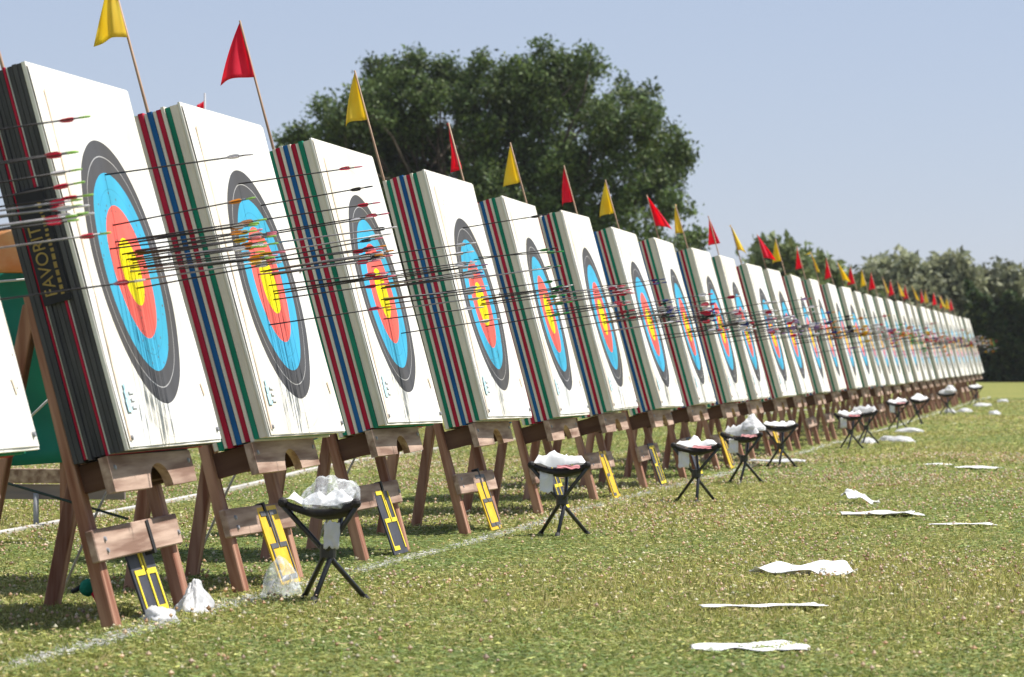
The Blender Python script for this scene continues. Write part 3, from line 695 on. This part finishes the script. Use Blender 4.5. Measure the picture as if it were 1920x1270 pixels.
def arrow_pose(i):
    yw, dx, dz = BUTTS[i]
    if rnd.random() < .95:
        r = abs(rnd.gauss(0, .095))+.01
    else: r = rnd.uniform(.15, .40)
    a = rnd.uniform(0, 2*math.pi)
    return r*math.cos(a), r*math.sin(a)*1.05+.03
SPEC = {0: [(.30, .33, 'red', 'lime'), (.17, .22, 'red', 'lime'), (.05, .20, 'red', 'lime'), (.12, .05, 'red', 'lime'), (.22, -.03, 'red', 'lime'), (.45, -.17, 'red', 'white')],
        1: [(-.02, .36, 'white', 'white'), (-.10, .17, 'orange', 'lime'), (.0, -.06, 'white', 'white')],
        2: [(-.05, .42, 'red', 'pink'), (.24, .34, 'black', 'black'), (.12, .27, 'red', 'pink'), (.20, .22, 'red', 'pink'), (.3, .18, 'black', 'white')],
        3: [(.2, -.2, 'white', 'white')], 4: [(.02, .43, 'black', 'black'), (.1, .25, 'green', 'black'), (.25, .27, 'green', 'green')]}
ARR = {}
def put_arrow(i, du, dv, c, nk):
    el = R(7.5)+rnd.gauss(0, R(1.0)); yaw = rnd.gauss(0, R(1.6)); roll = rnd.uniform(0, 2)
    p = local(i, .004, W/2+du, CV+dv); sink = rnd.uniform(-.02, .035)
    rot = Euler((roll, -el, yaw)); p = p-rot.to_matrix()@Vector((sink, 0, 0))
    key = (i, c, nk); ARR.setdefault(key, [])
    lab = f'arrow with {c} feathers and {nk} nock stuck in the {ORD[i]} target from the left'
    grp = f'{c} feathered arrows with {nk} nocks in the {ORD[i]} target'
    if i <= 6:
        root = obj('arrow', None, loc=p, rot=rot); tag(root, lab, 'arrow', grp); ARR[key].append((p.z, root))
        obj('shaft', SH1 if rnd.random() < .8 else SH2, None, root)
        for k in range(3): obj('vane', VANES[c][k], None, root)
        obj('nock', NOCKS[nk], None, root)
    else:
        o = obj('arrow', whole_arrow(c, nk), None, loc=p, rot=rot); tag(o, lab, 'arrow', grp); ARR[key].append((p.z, o))
def far_arrow_verts(i):
    pass
far_bm = bmesh.new(); far_mats = ['shaft']+['v_'+c for c in FCOL]
far_cols = list(FCOL)
for i in range(NB):
    n_, pal_ = PAL.get(i, (9 if i < 22 else 7 if i < NB-1 else 3, [(rnd.choice(['white', 'red', 'white', 'yellow', 'blue', 'orange', 'green', 'purple', 'black']), rnd.choice(['white', 'red', 'yellow', 'lime', 'orange'])) for _ in range(2)]))
    sp = SPEC.get(i, [])
    for k in range(n_):
        if k < len(sp): du, dv, c, nk = sp[k]
        else:
            du, dv = arrow_pose(i); c, nk = pal_[rnd.randrange(len(pal_))]
        if used < 290:
            put_arrow(i, du, dv, c, nk); used += 1
        else:
            el = R(7.5)+rnd.gauss(0, R(1.0)); yaw = rnd.gauss(0, R(1.6))
            mt = Matrix.Translation(local(i, .004, W/2+du, CV+dv))@Euler((0, -el, yaw)).to_matrix().to_4x4()
            src = whole_arrow(c, nk); s0 = len(far_bm.verts); f0 = len(far_bm.faces)
            tmp = src.copy(); tmp.transform(mt); far_bm.from_mesh(tmp); bpy.data.meshes.remove(tmp)
            far_bm.faces.ensure_lookup_table()
            idx = [0, 1+far_cols.index(c), 1+far_cols.index(nk)]
            for f in far_bm.faces[f0:]: f.material_index = idx[f.material_index]
if len(far_bm.verts):
    me = mesh_from(far_bm, 'distant_arrows')
    for m in far_mats: me.materials.append(M[m])
    tag(obj('distant_arrows', me), 'mass of arrows sticking out of the farthest targets', 'arrows', kind='stuff')

for (i, c, nk), lst in ARR.items():      # near ones can be told apart by height
    if len(lst) > 1:
        lst.sort(key=lambda t_: -t_[0])
        for k, (_, o) in enumerate(lst):
            place = 'highest' if k == 0 else 'lowest' if k == len(lst)-1 else ORD[k]+' from the top'
            o['label'] = f'{c}-feathered {nk}-nocked arrow, {place} of its kind, {ORD[i]} target'

# flags
FL = {0: (178, .15), 1: (182, .17), 2: (180, .20), 3: (172, .14), 4: (115, .10), 5: (160, .12), 6: (165, .11), 7: (165, .13), 8: (5, .17), 9: (160, .11), 10: (95, .06), 11: (10, .11),
      12: (5, .17), 13: (165, .12), 14: (120, .10), 15: (20, .09), 16: (170, .10), 17: (5, .14)}
for i in range(NB):
    y, dx, dz = BUTTS[i]
    tilt = T+R(rnd.uniform(-.5, 2.0)); pu = {0: .5, 1: .52, 2: .55, 3: .42, 4: .36, 5: .46, 6: .52, 7: .33, 8: .20}.get(i, .22+rnd.uniform(-.1, .1))
    base = local(i, -.215 if i in BLACK else -.271, pu, .75); tilt = T+R(rnd.uniform(0, 1.5))
    top_z = (2.515 if i < 5 else 2.415)+dz+rnd.uniform(-.015, .015)
    Lp = (top_z-base.z)/math.cos(tilt)
    yellow = i % 2 == 0
    cn = 'yellow' if yellow else 'red'
    root = obj('pennant', None, loc=base, rot=(rnd.uniform(-.02, .02), -tilt, 0))
    lab = f'{cn} triangular pennant on a thin wooden pole at the {ORD[i]} target from the left'
    tag(root, lab, 'flag', 'red and yellow pennants along the row')
    bm = bmesh.new(); tube(bm, [(0, 0, 0), (0, 0, Lp*.5), (.004, 0, Lp)], [.0075, .007, .005], 7)
    obj('pole', mesh_from(bm, 'pole'), M['pole'], root)
    ang, wd = FL.get(i-1, (rnd.choice([160, 170, 10, 120, 175, 60]), rnd.uniform(.08, .14)))
    hl = .275; ph = rnd.uniform(0, 6); A = rnd.uniform(.016, .032)
    inv = Euler((0, -tilt, 0)).to_matrix().inverted()
    d0 = inv@Vector((math.cos(R(ang)), math.sin(R(ang)), 0)); perp = inv@Vector((-math.sin(R(ang)), math.cos(R(ang)), 0)); dn = inv@Vector((0, 0, -1))
    def fn(a, b):
        s = b; w = wd*s
        p = Vector((.004*(1-s*.3), 0, Lp-.004-s*hl))
        return p+d0*(w*a)*(1-.12*a*s)+dn*(.035*a*a*s)+perp*(A*2.0*math.sin(a*5.2+ph+s*1.2)*min(1, a*3)*s+.012*s)
    me = grid_mesh('cloth', fn, 12, 12, .0012); obj('cloth', me, M['flag_yellow' if yellow else 'flag_red'], root)

for i in range(NB):
    make_stand(i); make_face(i, make_butt(i))

# number signs leaning under the planks
SEG = {'0': 'abcdef', '1': 'bc', '2': 'abged', '3': 'abgcd', '4': 'fgbc', '5': 'afgcd', '6': 'afgedc', '7': 'abc', '8': 'abcdefg', '9': 'abcdfg'}
def digit_bm(ch, u0, w, v0, h, t_):
    bm = bmesh.new(); x = .006
    S = {'a': (u0+w/2, v0+h-t_/2, w, t_), 'g': (u0+w/2, v0+h/2, w, t_), 'd': (u0+w/2, v0+t_/2, w, t_), 'f': (u0+t_/2, v0+h*.75, t_, h*.5-.012), 'e': (u0+t_/2, v0+h*.25, t_, h*.5-.012),
         'b': (u0+w-t_/2, v0+h*.75, t_, h*.5-.012), 'c': (u0+w-t_/2, v0+h*.25, t_, h*.5-.012)}
    for k, s in enumerate(SEG[ch]):
        u, v, a, b = S[s]; add_box(bm, (x+.0004*(k % 2), u, v), (.003, a, b))
    return mesh_from(bm, 'digit')
signs = {0: ('27', 0), 1: ('26', 0), 2: ('25', 1), 3: ('24', 0), 4: ('23', 1), 5: ('22', 0), 6: ('21', 1), 7: ('20', 0), 8: ('19', 0), 9: ('18', 1), 11: ('16', 1)}
for i, (num, yel) in signs.items():
    y, dx, dz = BUTTS[i]; sw = .34; shh = .335
    root = obj('number_sign', None, loc=(dx-.055, y+.44, gz(y)+.012), rot=(0, -R(19), 0))
    tag(root, f'{"yellow number sign with dark digits" if yel else "dark grey number sign with yellow digits"} leaning under the {ORD[i]} target from the left', 'sign', 'number signs leaning under the targets')
    bm = bmesh.new(); add_box(bm, (0, sw/2, shh/2), (.008, sw, shh), None, .001); obj('panel', mesh_from(bm, 'panel'), M['sign_yellow' if yel else 'sign_dark'], root)
    for k, ch in enumerate(num):
        obj('digit', digit_bm(ch, .025+k*.155, .135, .02, shh-.04, .020), M['digit_dark' if yel else 'digit_yellow'], root)

# ------------------------------------------------------------------ stools and what lies on them
def hb(x, y, z): return mnoise.noise(Vector((x, y, z)))
def make_stool(x, y, rz, i, lab):
    root = obj('tripod_stool', None, loc=(x, y, gz(y)), rot=(0, 0, rz)); tag(root, lab, 'stool', 'folding tripod stools beside the targets')
    hub = Vector((0, 0, .20)); Rf, Rs, hs = .160, .172, .385
    cor = []
    for k in range(3):
        a = 2*math.pi*k/3; ft = Vector((math.cos(a)*Rf, math.sin(a)*Rf, 0)); tp = Vector((-math.cos(a)*Rs, -math.sin(a)*Rs, hs)); cor.append(tp)
        off = Vector((-math.sin(a), math.cos(a), 0))*.016
        bm = bmesh.new(); tube(bm, [ft, ft.lerp(tp, .5)*Vector((1, 1, 1)).x+off, tp-Vector((0, 0, .012))], .0105, 8); lg = obj('leg', mesh_from(bm, 'leg'), M['stool_black'], root)
        bm = bmesh.new(); d = (tp-ft).normalized(); tube(bm, [ft-d*.012, ft+d*.035], .014, 8); obj('rubber_foot', mesh_from(bm, 'rubber_foot'), M['strap'], lg)
    bm = bmesh.new(); bmesh.ops.create_cone(bm, cap_ends=True, segments=12, radius1=.032, radius2=.032, depth=.05); obj('hub', mesh_from(bm, 'hub'), M['stool_black'], root, hub)
    def seat(a, b):
        p = cor[0].lerp(cor[1], a).lerp(cor[2], b) if b < 1 else cor[2].copy()
        c = (cor[0]+cor[1]+cor[2])/3; dd = (p-c).length/Rs
        p = Vector((c.x+(p.x-c.x)*(1-.0*dd), c.y+(p.y-c.y), p.z-.075*(1-min(1, dd)**1.6)))
        return p
    n = 10; bm = bmesh.new(); rows = []
    for r_ in range(n+1):
        row = []
        for s in range(n+1-r_):
            b = r_/n; a = s/(n-r_) if n-r_ else 0
            p = cor[0].lerp(cor[1], a).lerp(cor[2], b)
            c = (cor[0]+cor[1]+cor[2])/3; dd = (p-c).length/Rs; p = Vector((p.x, p.y, p.z+.012-.055*(1-min(1, dd)**1.5)))
            row.append(bm.verts.new(p))
        rows.append(row)
    for r_ in range(n):
        for s in range(n-r_):
            bm.faces.new((rows[r_][s], rows[r_][s+1], rows[r_+1][s]))
            if s < n-r_-1: bm.faces.new((rows[r_][s+1], rows[r_+1][s+1], rows[r_+1][s]))
    for f in bm.faces: f.smooth = True
    bmesh.ops.recalc_face_normals(bm, faces=bm.faces)
    if sum(f.normal.z for f in bm.faces) < 0: bmesh.ops.reverse_faces(bm, faces=bm.faces)
    bmesh.ops.solidify(bm, geom=list(bm.faces), thickness=.026)
    me = mesh_from(bm, 'seat'); obj('seat', me, M['stool_seat'], root)
    # corner pockets
    for tp in cor:
        bm = bmesh.new(); bmesh.ops.create_uvsphere(bm, u_segments=10, v_segments=6, radius=.02); obj('corner_pocket', mesh_from(bm, 'corner_pocket'), M['stool_seat'], root, tp)
    return root
def crumple(name, dims, seed, amp, m, subdiv=4, flat=True, f=2.2, peak=0.0):
    bm = bmesh.new(); bmesh.ops.create_icosphere(bm, subdivisions=subdiv, radius=1)
    for v in bm.verts:
        p = v.co.copy()
        fold = 1-abs(hb(p.x*f+seed, p.y*f, p.z*f*.7))*2.2          # soft ridged folds
        a = 1+amp*.7*hb(p.x*f*.5+seed, p.y*f*.5, p.z*f*.5)+amp*.30*fold+amp*.10*(1-abs(hb(p.x*f*2.6, p.y*f*2.6+seed, p.z*f*2.6))*2)
        p = p*a
        if peak and p.z > 0: k = 1-peak*min(1, p.z); p.x *= k; p.y *= k
        if flat and p.z < -.25: p.z = -.25+(p.z+.25)*.12
        v.co = Vector((p.x*dims[0], p.y*dims[1], (p.z+.27)*dims[2]))
    for f_ in bm.faces: f_.smooth = True
    me = mesh_from(bm, name); return obj(name, me, m)
def sheet(name, w, d, seed, amp, m, thick=.0015, nu=14, nv=10, ragged=0.0):
    def fn(a, b):
        k = 1-ragged+ragged*(.10+.95*a**.8+.55*hb(a*4.3+seed, 7, seed)+.25*hb(a*13+seed, 2, seed)) if ragged else 1; k = max(.10, min(1.1, k))
        x = (a-.5)*w; y_ = (b-.5)*d*k
        return Vector((x+min(.02, .08*w)*hb(b*4, seed, 1), y_+(.012+.05*ragged)*hb(a*4, seed, 3), amp*hb(a*2.3+seed, b*2.3, 0)+amp*.4*hb(a*6, b*6+seed, 2)))
    return obj(name, grid_mesh(name, fn, nu, nv, thick), m)
def seat_sheet(name, rz, m, bulge, seed, over=1.0):
    """a sheet lying in the sling of a stool: follows its sag, bulging where things lie under it"""
    cor = [Vector((-math.cos(2*math.pi*k/3)*.172, -math.sin(2*math.pi*k/3)*.172, .385)) for k in range(3)]
    n = 12; bm = bmesh.new(); rows = []; c = (cor[0]+cor[1]+cor[2])/3
    for r_ in range(n+1):
        row = []
        for s_ in range(n+1-r_):
            b = r_/n; a = s_/(n-r_) if n-r_ else 0
            p = cor[0].lerp(cor[1], a).lerp(cor[2], b); dd = (p-c).length/.172
            z = p.z+.012-.055*(1-min(1, dd)**1.5)
            q = c+(p-c)*over; inner = 3*min((1-a)*(1-b), a*(1-b), b)
            drop = .03*max(0, dd-.8)*over
            row.append(bm.verts.new((q.x+.008*hb(q.x*9, q.y*9, seed), q.y+.008*hb(q.x*9, q.y*9, seed+4), z+.007+(bulge+.02*hb(q.x*7+seed, q.y*7, 3))*inner**.5+(.020+.05*min(1, inner*2))*abs(hb(q.x*11+seed, q.y*11, 0))+.035*hb(q.x*5+seed, q.y*5, 8)*min(1, inner*2)-drop)))
        rows.append(row)
    for r_ in range(n):
        for s_ in range(n-r_):
            bm.faces.new((rows[r_][s_], rows[r_][s_+1], rows[r_+1][s_]))
            if s_ < n-r_-1: bm.faces.new((rows[r_][s_+1], rows[r_+1][s_+1], rows[r_+1][s_]))
    for f_ in bm.faces: f_.smooth = True
    bmesh.ops.recalc_face_normals(bm, faces=bm.faces)
    if sum(f_.normal.z for f_ in bm.faces) < 0: bmesh.ops.reverse_faces(bm, faces=bm.faces)
    o = obj(name, mesh_from(bm, name), m); return o
ST = [(.33, 13.9, .35, 'black tripod stool carrying a big clear plastic bag, nearest to the camera'),
      (.40, 19.45, 2.6, 'black tripod stool below the fourth target, white sheet draped over its seat'),
      (.55, 24.4, 2.75, 'black tripod stool with white paper and a pink band, third stool from the left'),
      (.46, 28.45, 2.5, 'black tripod stool with a tall crumpled white bag, fourth stool from the left'),
      (.33, 33.0, .5, 'small black tripod stool with a flat white sheet, fifth stool from the left'),
      (.42, 40.4, 2.5, 'black tripod stool with long thin black leg, sixth stool from the left'),
      (.40, 43.2, .3, 'black tripod stool with white paper, seventh stool from the left'),
      (.22, 52.4, 2.6, 'far tripod stool with white paper, eighth stool from the left'),
      (.30, 56.0, 1.0, 'far tripod stool with white paper, ninth stool from the left'),
      (.30, 65.5, 2.6, 'far tripod stool under white plastic, tenth stool from the left'),
      (.28, 79.0, 2.6, 'last tripod stool at the far end of the row')]
for k, (x, y, rz, lab) in enumerate(ST):
    make_stool(x, y, rz, k, lab)
    zs = gz(y)+.315
    if k == 0:
        o = crumple('plastic_bag', (.095, .12, .09), 1.3, .42, M['clear'], 5); o.location = (x+.01, y+.0, zs+.05); tag(o, 'big clear crumpled plastic bag on the nearest tripod stool', 'bag')
        o = seat_sheet('paper_sheet', rz, M['paper_white'], .045, 2.0, 1.0); o.location = (x, y, gz(y)); o.rotation_euler = (0, 0, rz); tag(o, 'white printed papers under the clear bag on the nearest stool', 'paper')
        o = sheet('paper_flap', .06, .10, 3, .01, M['bag_white']); o.location = (x+.04, y-.12, zs-.05); o.rotation_euler = (1.35, 0, .1); tag(o, 'white plastic flap hanging down in front of the nearest stool', 'bag')
    else:
        bul = {1: .085, 2: .10, 3: .11, 4: .07}.get(k, .085)
        o = seat_sheet('paper_sheet', rz, M['paper_white' if k % 3 else 'bag_white'], bul*rnd.uniform(.6, 1.0), 5+k*1.7, rnd.uniform(.86, 1.08)); o.location = (x, y, gz(y)); o.rotation_euler = (0, 0, rz)
        tag(o, f'white paper sheet draped over the {ORD[k]} tripod stool from the left', 'paper', 'white sheets on the stools')
        if k in (1, 2, 3, 5, 7):
            b_ = sheet('pink_band', .12, .022, 5+k, .004, M['paper_pink'], 0); b_.parent = o; b_.matrix_parent_inverse = Matrix.Rotation(-rz, 4, 'Z')
            b_.location = (.05, -.105, .375); b_.rotation_euler = (.9, 0, 0)
        if k in (3, 9):
            o = crumple('plastic_bag', (.09, .10, .085), 4.3+k, .5, M['bag_white'], 4, peak=.4); o.location = (x+.06, y+.02, zs+.10); tag(o, f'crumpled white bag piled on the {ORD[k]} tripod stool from the left', 'bag')
        if k in (1, 2, 3, 5, 7):
            o = sheet('paper_flap', .07, .11, 7+k, .012, M['paper_white']); o.location = (x-.07, y-.09, zs-.02); o.rotation_euler = (1.4, 0, .2); tag(o, f'white sheet hanging below the seat of the {ORD[k]} tripod stool from the left', 'paper')

# ------------------------------------------------------------------ litter on the grass
def lit(name, x, y, w, d, rz, amp, lab, m='paper_white', z=.026, tilt=0):
    y *= .972; x = 3.308-(3.308-x)*.972; z -= .008; amp *= 1.1; d *= 1.25
    o = sheet(name, w, d, x*3+y, amp, M[m], .0012, 30, 10, .75); o.location = (x, y, gz(y)+z); o.rotation_euler = (tilt, 0, rz); tag(o, lab, 'paper', 'white scraps lying on the grass'); return o
lit('paper_strip', 2.115, 12.1, .37, .30, .10, .012, 'broad white paper strip on the grass nearest to the camera')
lit('paper_strip', 1.98, 13.98, .46, .12, .35, .008, 'long thin white strip on the grass beyond the nearest broad strip', z=.038)
lit('paper_strip', 1.92, 16.35, .43, .22, .3, .04, 'wavy white paper with dark specks, third scrap from the camera', z=.045)
lit('paper_scrap', 1.57, 24.9, .15, .34, .5, .03, 'small folded white paper standing up behind the long torn strip', z=.07, tilt=.13)
lit('paper_strip', 1.85, 22.85, .46, .4, .2, .02, 'long torn white strip right in front of the small folded paper', z=.04)
lit('paper_strip', 2.40, 21.5, .36, .12, .3, .006, 'faint thin white strip half sunk in the grass at the right edge', z=.034)
lit('paper_strip', 2.02, 33.8, .36, .5, .2, .012, 'flat white strip farther off near the right edge', z=.03)
lit('paper_scrap', 1.62, 34.9, .26, .25, .3, .012, 'thin white scrap left of the flat strip near the right edge', z=.028)
for k, (px, py, Y) in enumerate(((1630, 833, 43.5), (1665, 824, 45), (1705, 811, 50), (1782, 772, 68), (1808, 774, 69), (1842, 768, 77), (1866, 783, 66), (1880, 758, 84), (1690, 826, 44.5))):
    p = at_y(px, py, Y)
    o = crumple('plastic_scrap', (.09+.03*(k % 3), .16, .055), k*2.1, .6, M['bag_white'], 3); o.location = (p.x, Y, gz(Y)); tag(o, f'crumpled white plastic on the grass, {ORD[k]} of the scraps at the far end', 'litter', 'far scraps of white plastic')
o = crumple('plastic_bag', (.055, .13, .082), 8.1, .75, M['bag_white'], 5, peak=.5); o.location = (-.015, 13.2, .0); tag(o, 'white crumpled plastic bag against the front leg of the charcoal target stand', 'bag')
o = crumple('plastic_bag', (.055, .075, .04), 2.2, .9, M['bag_white'], 4); o.location = (-.03, 12.72, .005); tag(o, 'small white plastic bag at the foot of the dark number sign', 'bag')
o = crumple('plastic_bag', (.065, .10, .11), 5.5, .4, M['clear'], 4); o.location = (.10, 14.1, .0); tag(o, 'clear plastic bag on the grass at the foot of the yellow number sign', 'bag')
p0 = at_y(1035, 890, 29)
o = sheet('paper_sheet', .5, .5, 3, .02, M['bag_white']); q = at_y(1470, 872, 34); o.location = (.25, 33.4, .06); tag(o, 'pale bluish plastic sheet on the grass under the fifth stool', 'litter')
# rolled tool with teal grip lying behind the dark sign
root = obj('bow_puller', None, loc=(-.33, 13.0, .0)); tag(root, 'small red and teal arrow puller lying behind the dark number sign', 'tool')
bm = bmesh.new(); tube(bm, [(0, 0, .09), (.05, -.02, .02)], .018, 8); obj('red_grip', mesh_from(bm, 'red_grip'), M['flag_red'], root)
bm = bmesh.new(); bmesh.ops.create_icosphere(bm, subdivisions=2, radius=.033); obj('teal_head', mesh_from(bm, 'teal_head'), M['green_foam'], root, (-.03, .01, .105))
bm = bmesh.new(); tube(bm, [(-.05, 0, .11), (-.09, .02, .09)], .009, 8); obj('black_tip', mesh_from(bm, 'black_tip'), M['strap'], root)

# ------------------------------------------------------------------ ropes, back of the row
def rope(name, pts, r, m, lab):
    bm = bmesh.new(); tube(bm, pts, r, 6); o = obj(name, mesh_from(bm, name), m); tag(o, lab, 'rope', 'guy ropes behind the targets'); return o
for i, lab in ((1, 'pale guy rope running down behind the charcoal target'), (2, 'pale guy rope running down behind the third target'), (3, 'pale guy rope running down behind the fourth target')):
    y = BUTTS[i][0]
    rope('guy_rope', [(-.30, y+1.30, .72), (-.47, y+1.26, .36), (-.62, y+1.22, .0)], .006, M['rope'], lab)
rope('guy_rope', [(-1.5, 14.0, .62), (-.75, 13.3, .47), (-.17, 12.85, .36)], .005, M['rope_green'], 'dark green cord pulled from the left behind the charcoal target to its plank')

root = obj('low_barrier', None, loc=(-2.9, 20.0, 0)); tag(root, 'low grey wooden barrier on a steel post behind the charcoal target', 'barrier')
for k, (z0, z1, m) in enumerate(((.255, .335, 'wood_h'), (.165, .248, 'wood_grey'))):
    bm = bmesh.new(); add_box(bm, (-.1, .02*k, (z0+z1)/2), (1.75, .03, z1-z0), None, .003); obj('board', mesh_from(bm, 'board'), M[m], root)
for x in (.28, -.75):
    bm = bmesh.new(); tube(bm, [(x, -.03, -.05), (x, -.03, .2)], .016, 8); obj('post', mesh_from(bm, 'post'), M['steel'], root)
# green tarpaulin shelter behind the charcoal target
root = obj('tarpaulin_shelter', None, loc=(-2.4, 18.2, 0)); tag(root, 'green tarpaulin with white ropes hung behind the charcoal target', 'tarpaulin')
def fn(a, b):
    x = -.9+a*1.46; z = .40+b*1.0
    if a > .75: z = z-(a-.75)*(.3 if b > .5 else -.1)
    return Vector((x, .10*math.sin(a*9+b*2)+.03*math.sin(b*8), z))
obj('sheet', grid_mesh('sheet', fn, 24, 14, .003), M['tarp'], root)
bm = bmesh.new(); add_box(bm, (-.25, .14, .72), (.05, .05, 1.48), None, .003); obj('post', mesh_from(bm, 'post'), M['wood'], root)
bm = bmesh.new(); add_box(bm, (.42, .14, .72), (.05, .05, 1.48), None, .003); obj('post', mesh_from(bm, 'post'), M['wood'], root)
bm = bmesh.new(); tube(bm, [(-.9, -.14, 1.22), (-.2, -.16, 1.30), (.6, -.14, 1.36)], .007, 6); obj('cord', mesh_from(bm, 'cord'), M['rope'], root)
bm = bmesh.new(); tube(bm, [(.1, -.14, .45), (.55, -.15, .86)], .007, 6); obj('cord', mesh_from(bm, 'cord'), M['rope'], root)
def fn(a, b): return Vector((-.4+a*.75, .12+.04*math.sin(a*7+b*3), 1.37+b*.22))
o = obj('jacket', grid_mesh('jacket', fn, 10, 6, .02), M['orange'], None, (-2.4, 18.0, 0)); tag(o, 'orange and cream garment hung on top of the green tarpaulin', 'clothing')
# distant red flag on a grey pole
p = at_y(384, 196, 32)
root = obj('distant_flag', None, loc=(p.x, 32, 0)); tag(root, 'small red flag on a grey pole far behind the third target', 'flag')
bm = bmesh.new(); tube(bm, [(0, 0, -.05), (0, 0, p.z+.10)], [.014, .009], 8); obj('pole', mesh_from(bm, 'pole'), M['steel'], root)
def fn(a, b): return Vector((-a*.07, .02*math.sin(a*5), p.z+.04-b*.28-a*.05))
obj('cloth', grid_mesh('cloth', fn, 6, 6, .002), M['flag_red'], root)

# ------------------------------------------------------------------ summer haze
bm = bmesh.new(); add_box(bm, (0, 430, 6.2), (1300, 1060, 14.8)); me = mesh_from(bm, 'haze')
hm = bpy.data.materials.new('pale_summer_haze'); hm.use_nodes = True; hn = hm.node_tree.nodes; hn.remove(hn['Principled BSDF'])
pv = hn.new('ShaderNodeVolumePrincipled'); pv.inputs['Color'].default_value = (.93, .95, 1, 1); pv.inputs['Density'].default_value = .00014; pv.inputs['Anisotropy'].default_value = .3
hm.node_tree.links.new(pv.outputs[0], hn['Material Output'].inputs['Volume'])
o = obj('haze', me, hm); tag(o, 'pale summer haze over the whole field', 'haze', kind='stuff')
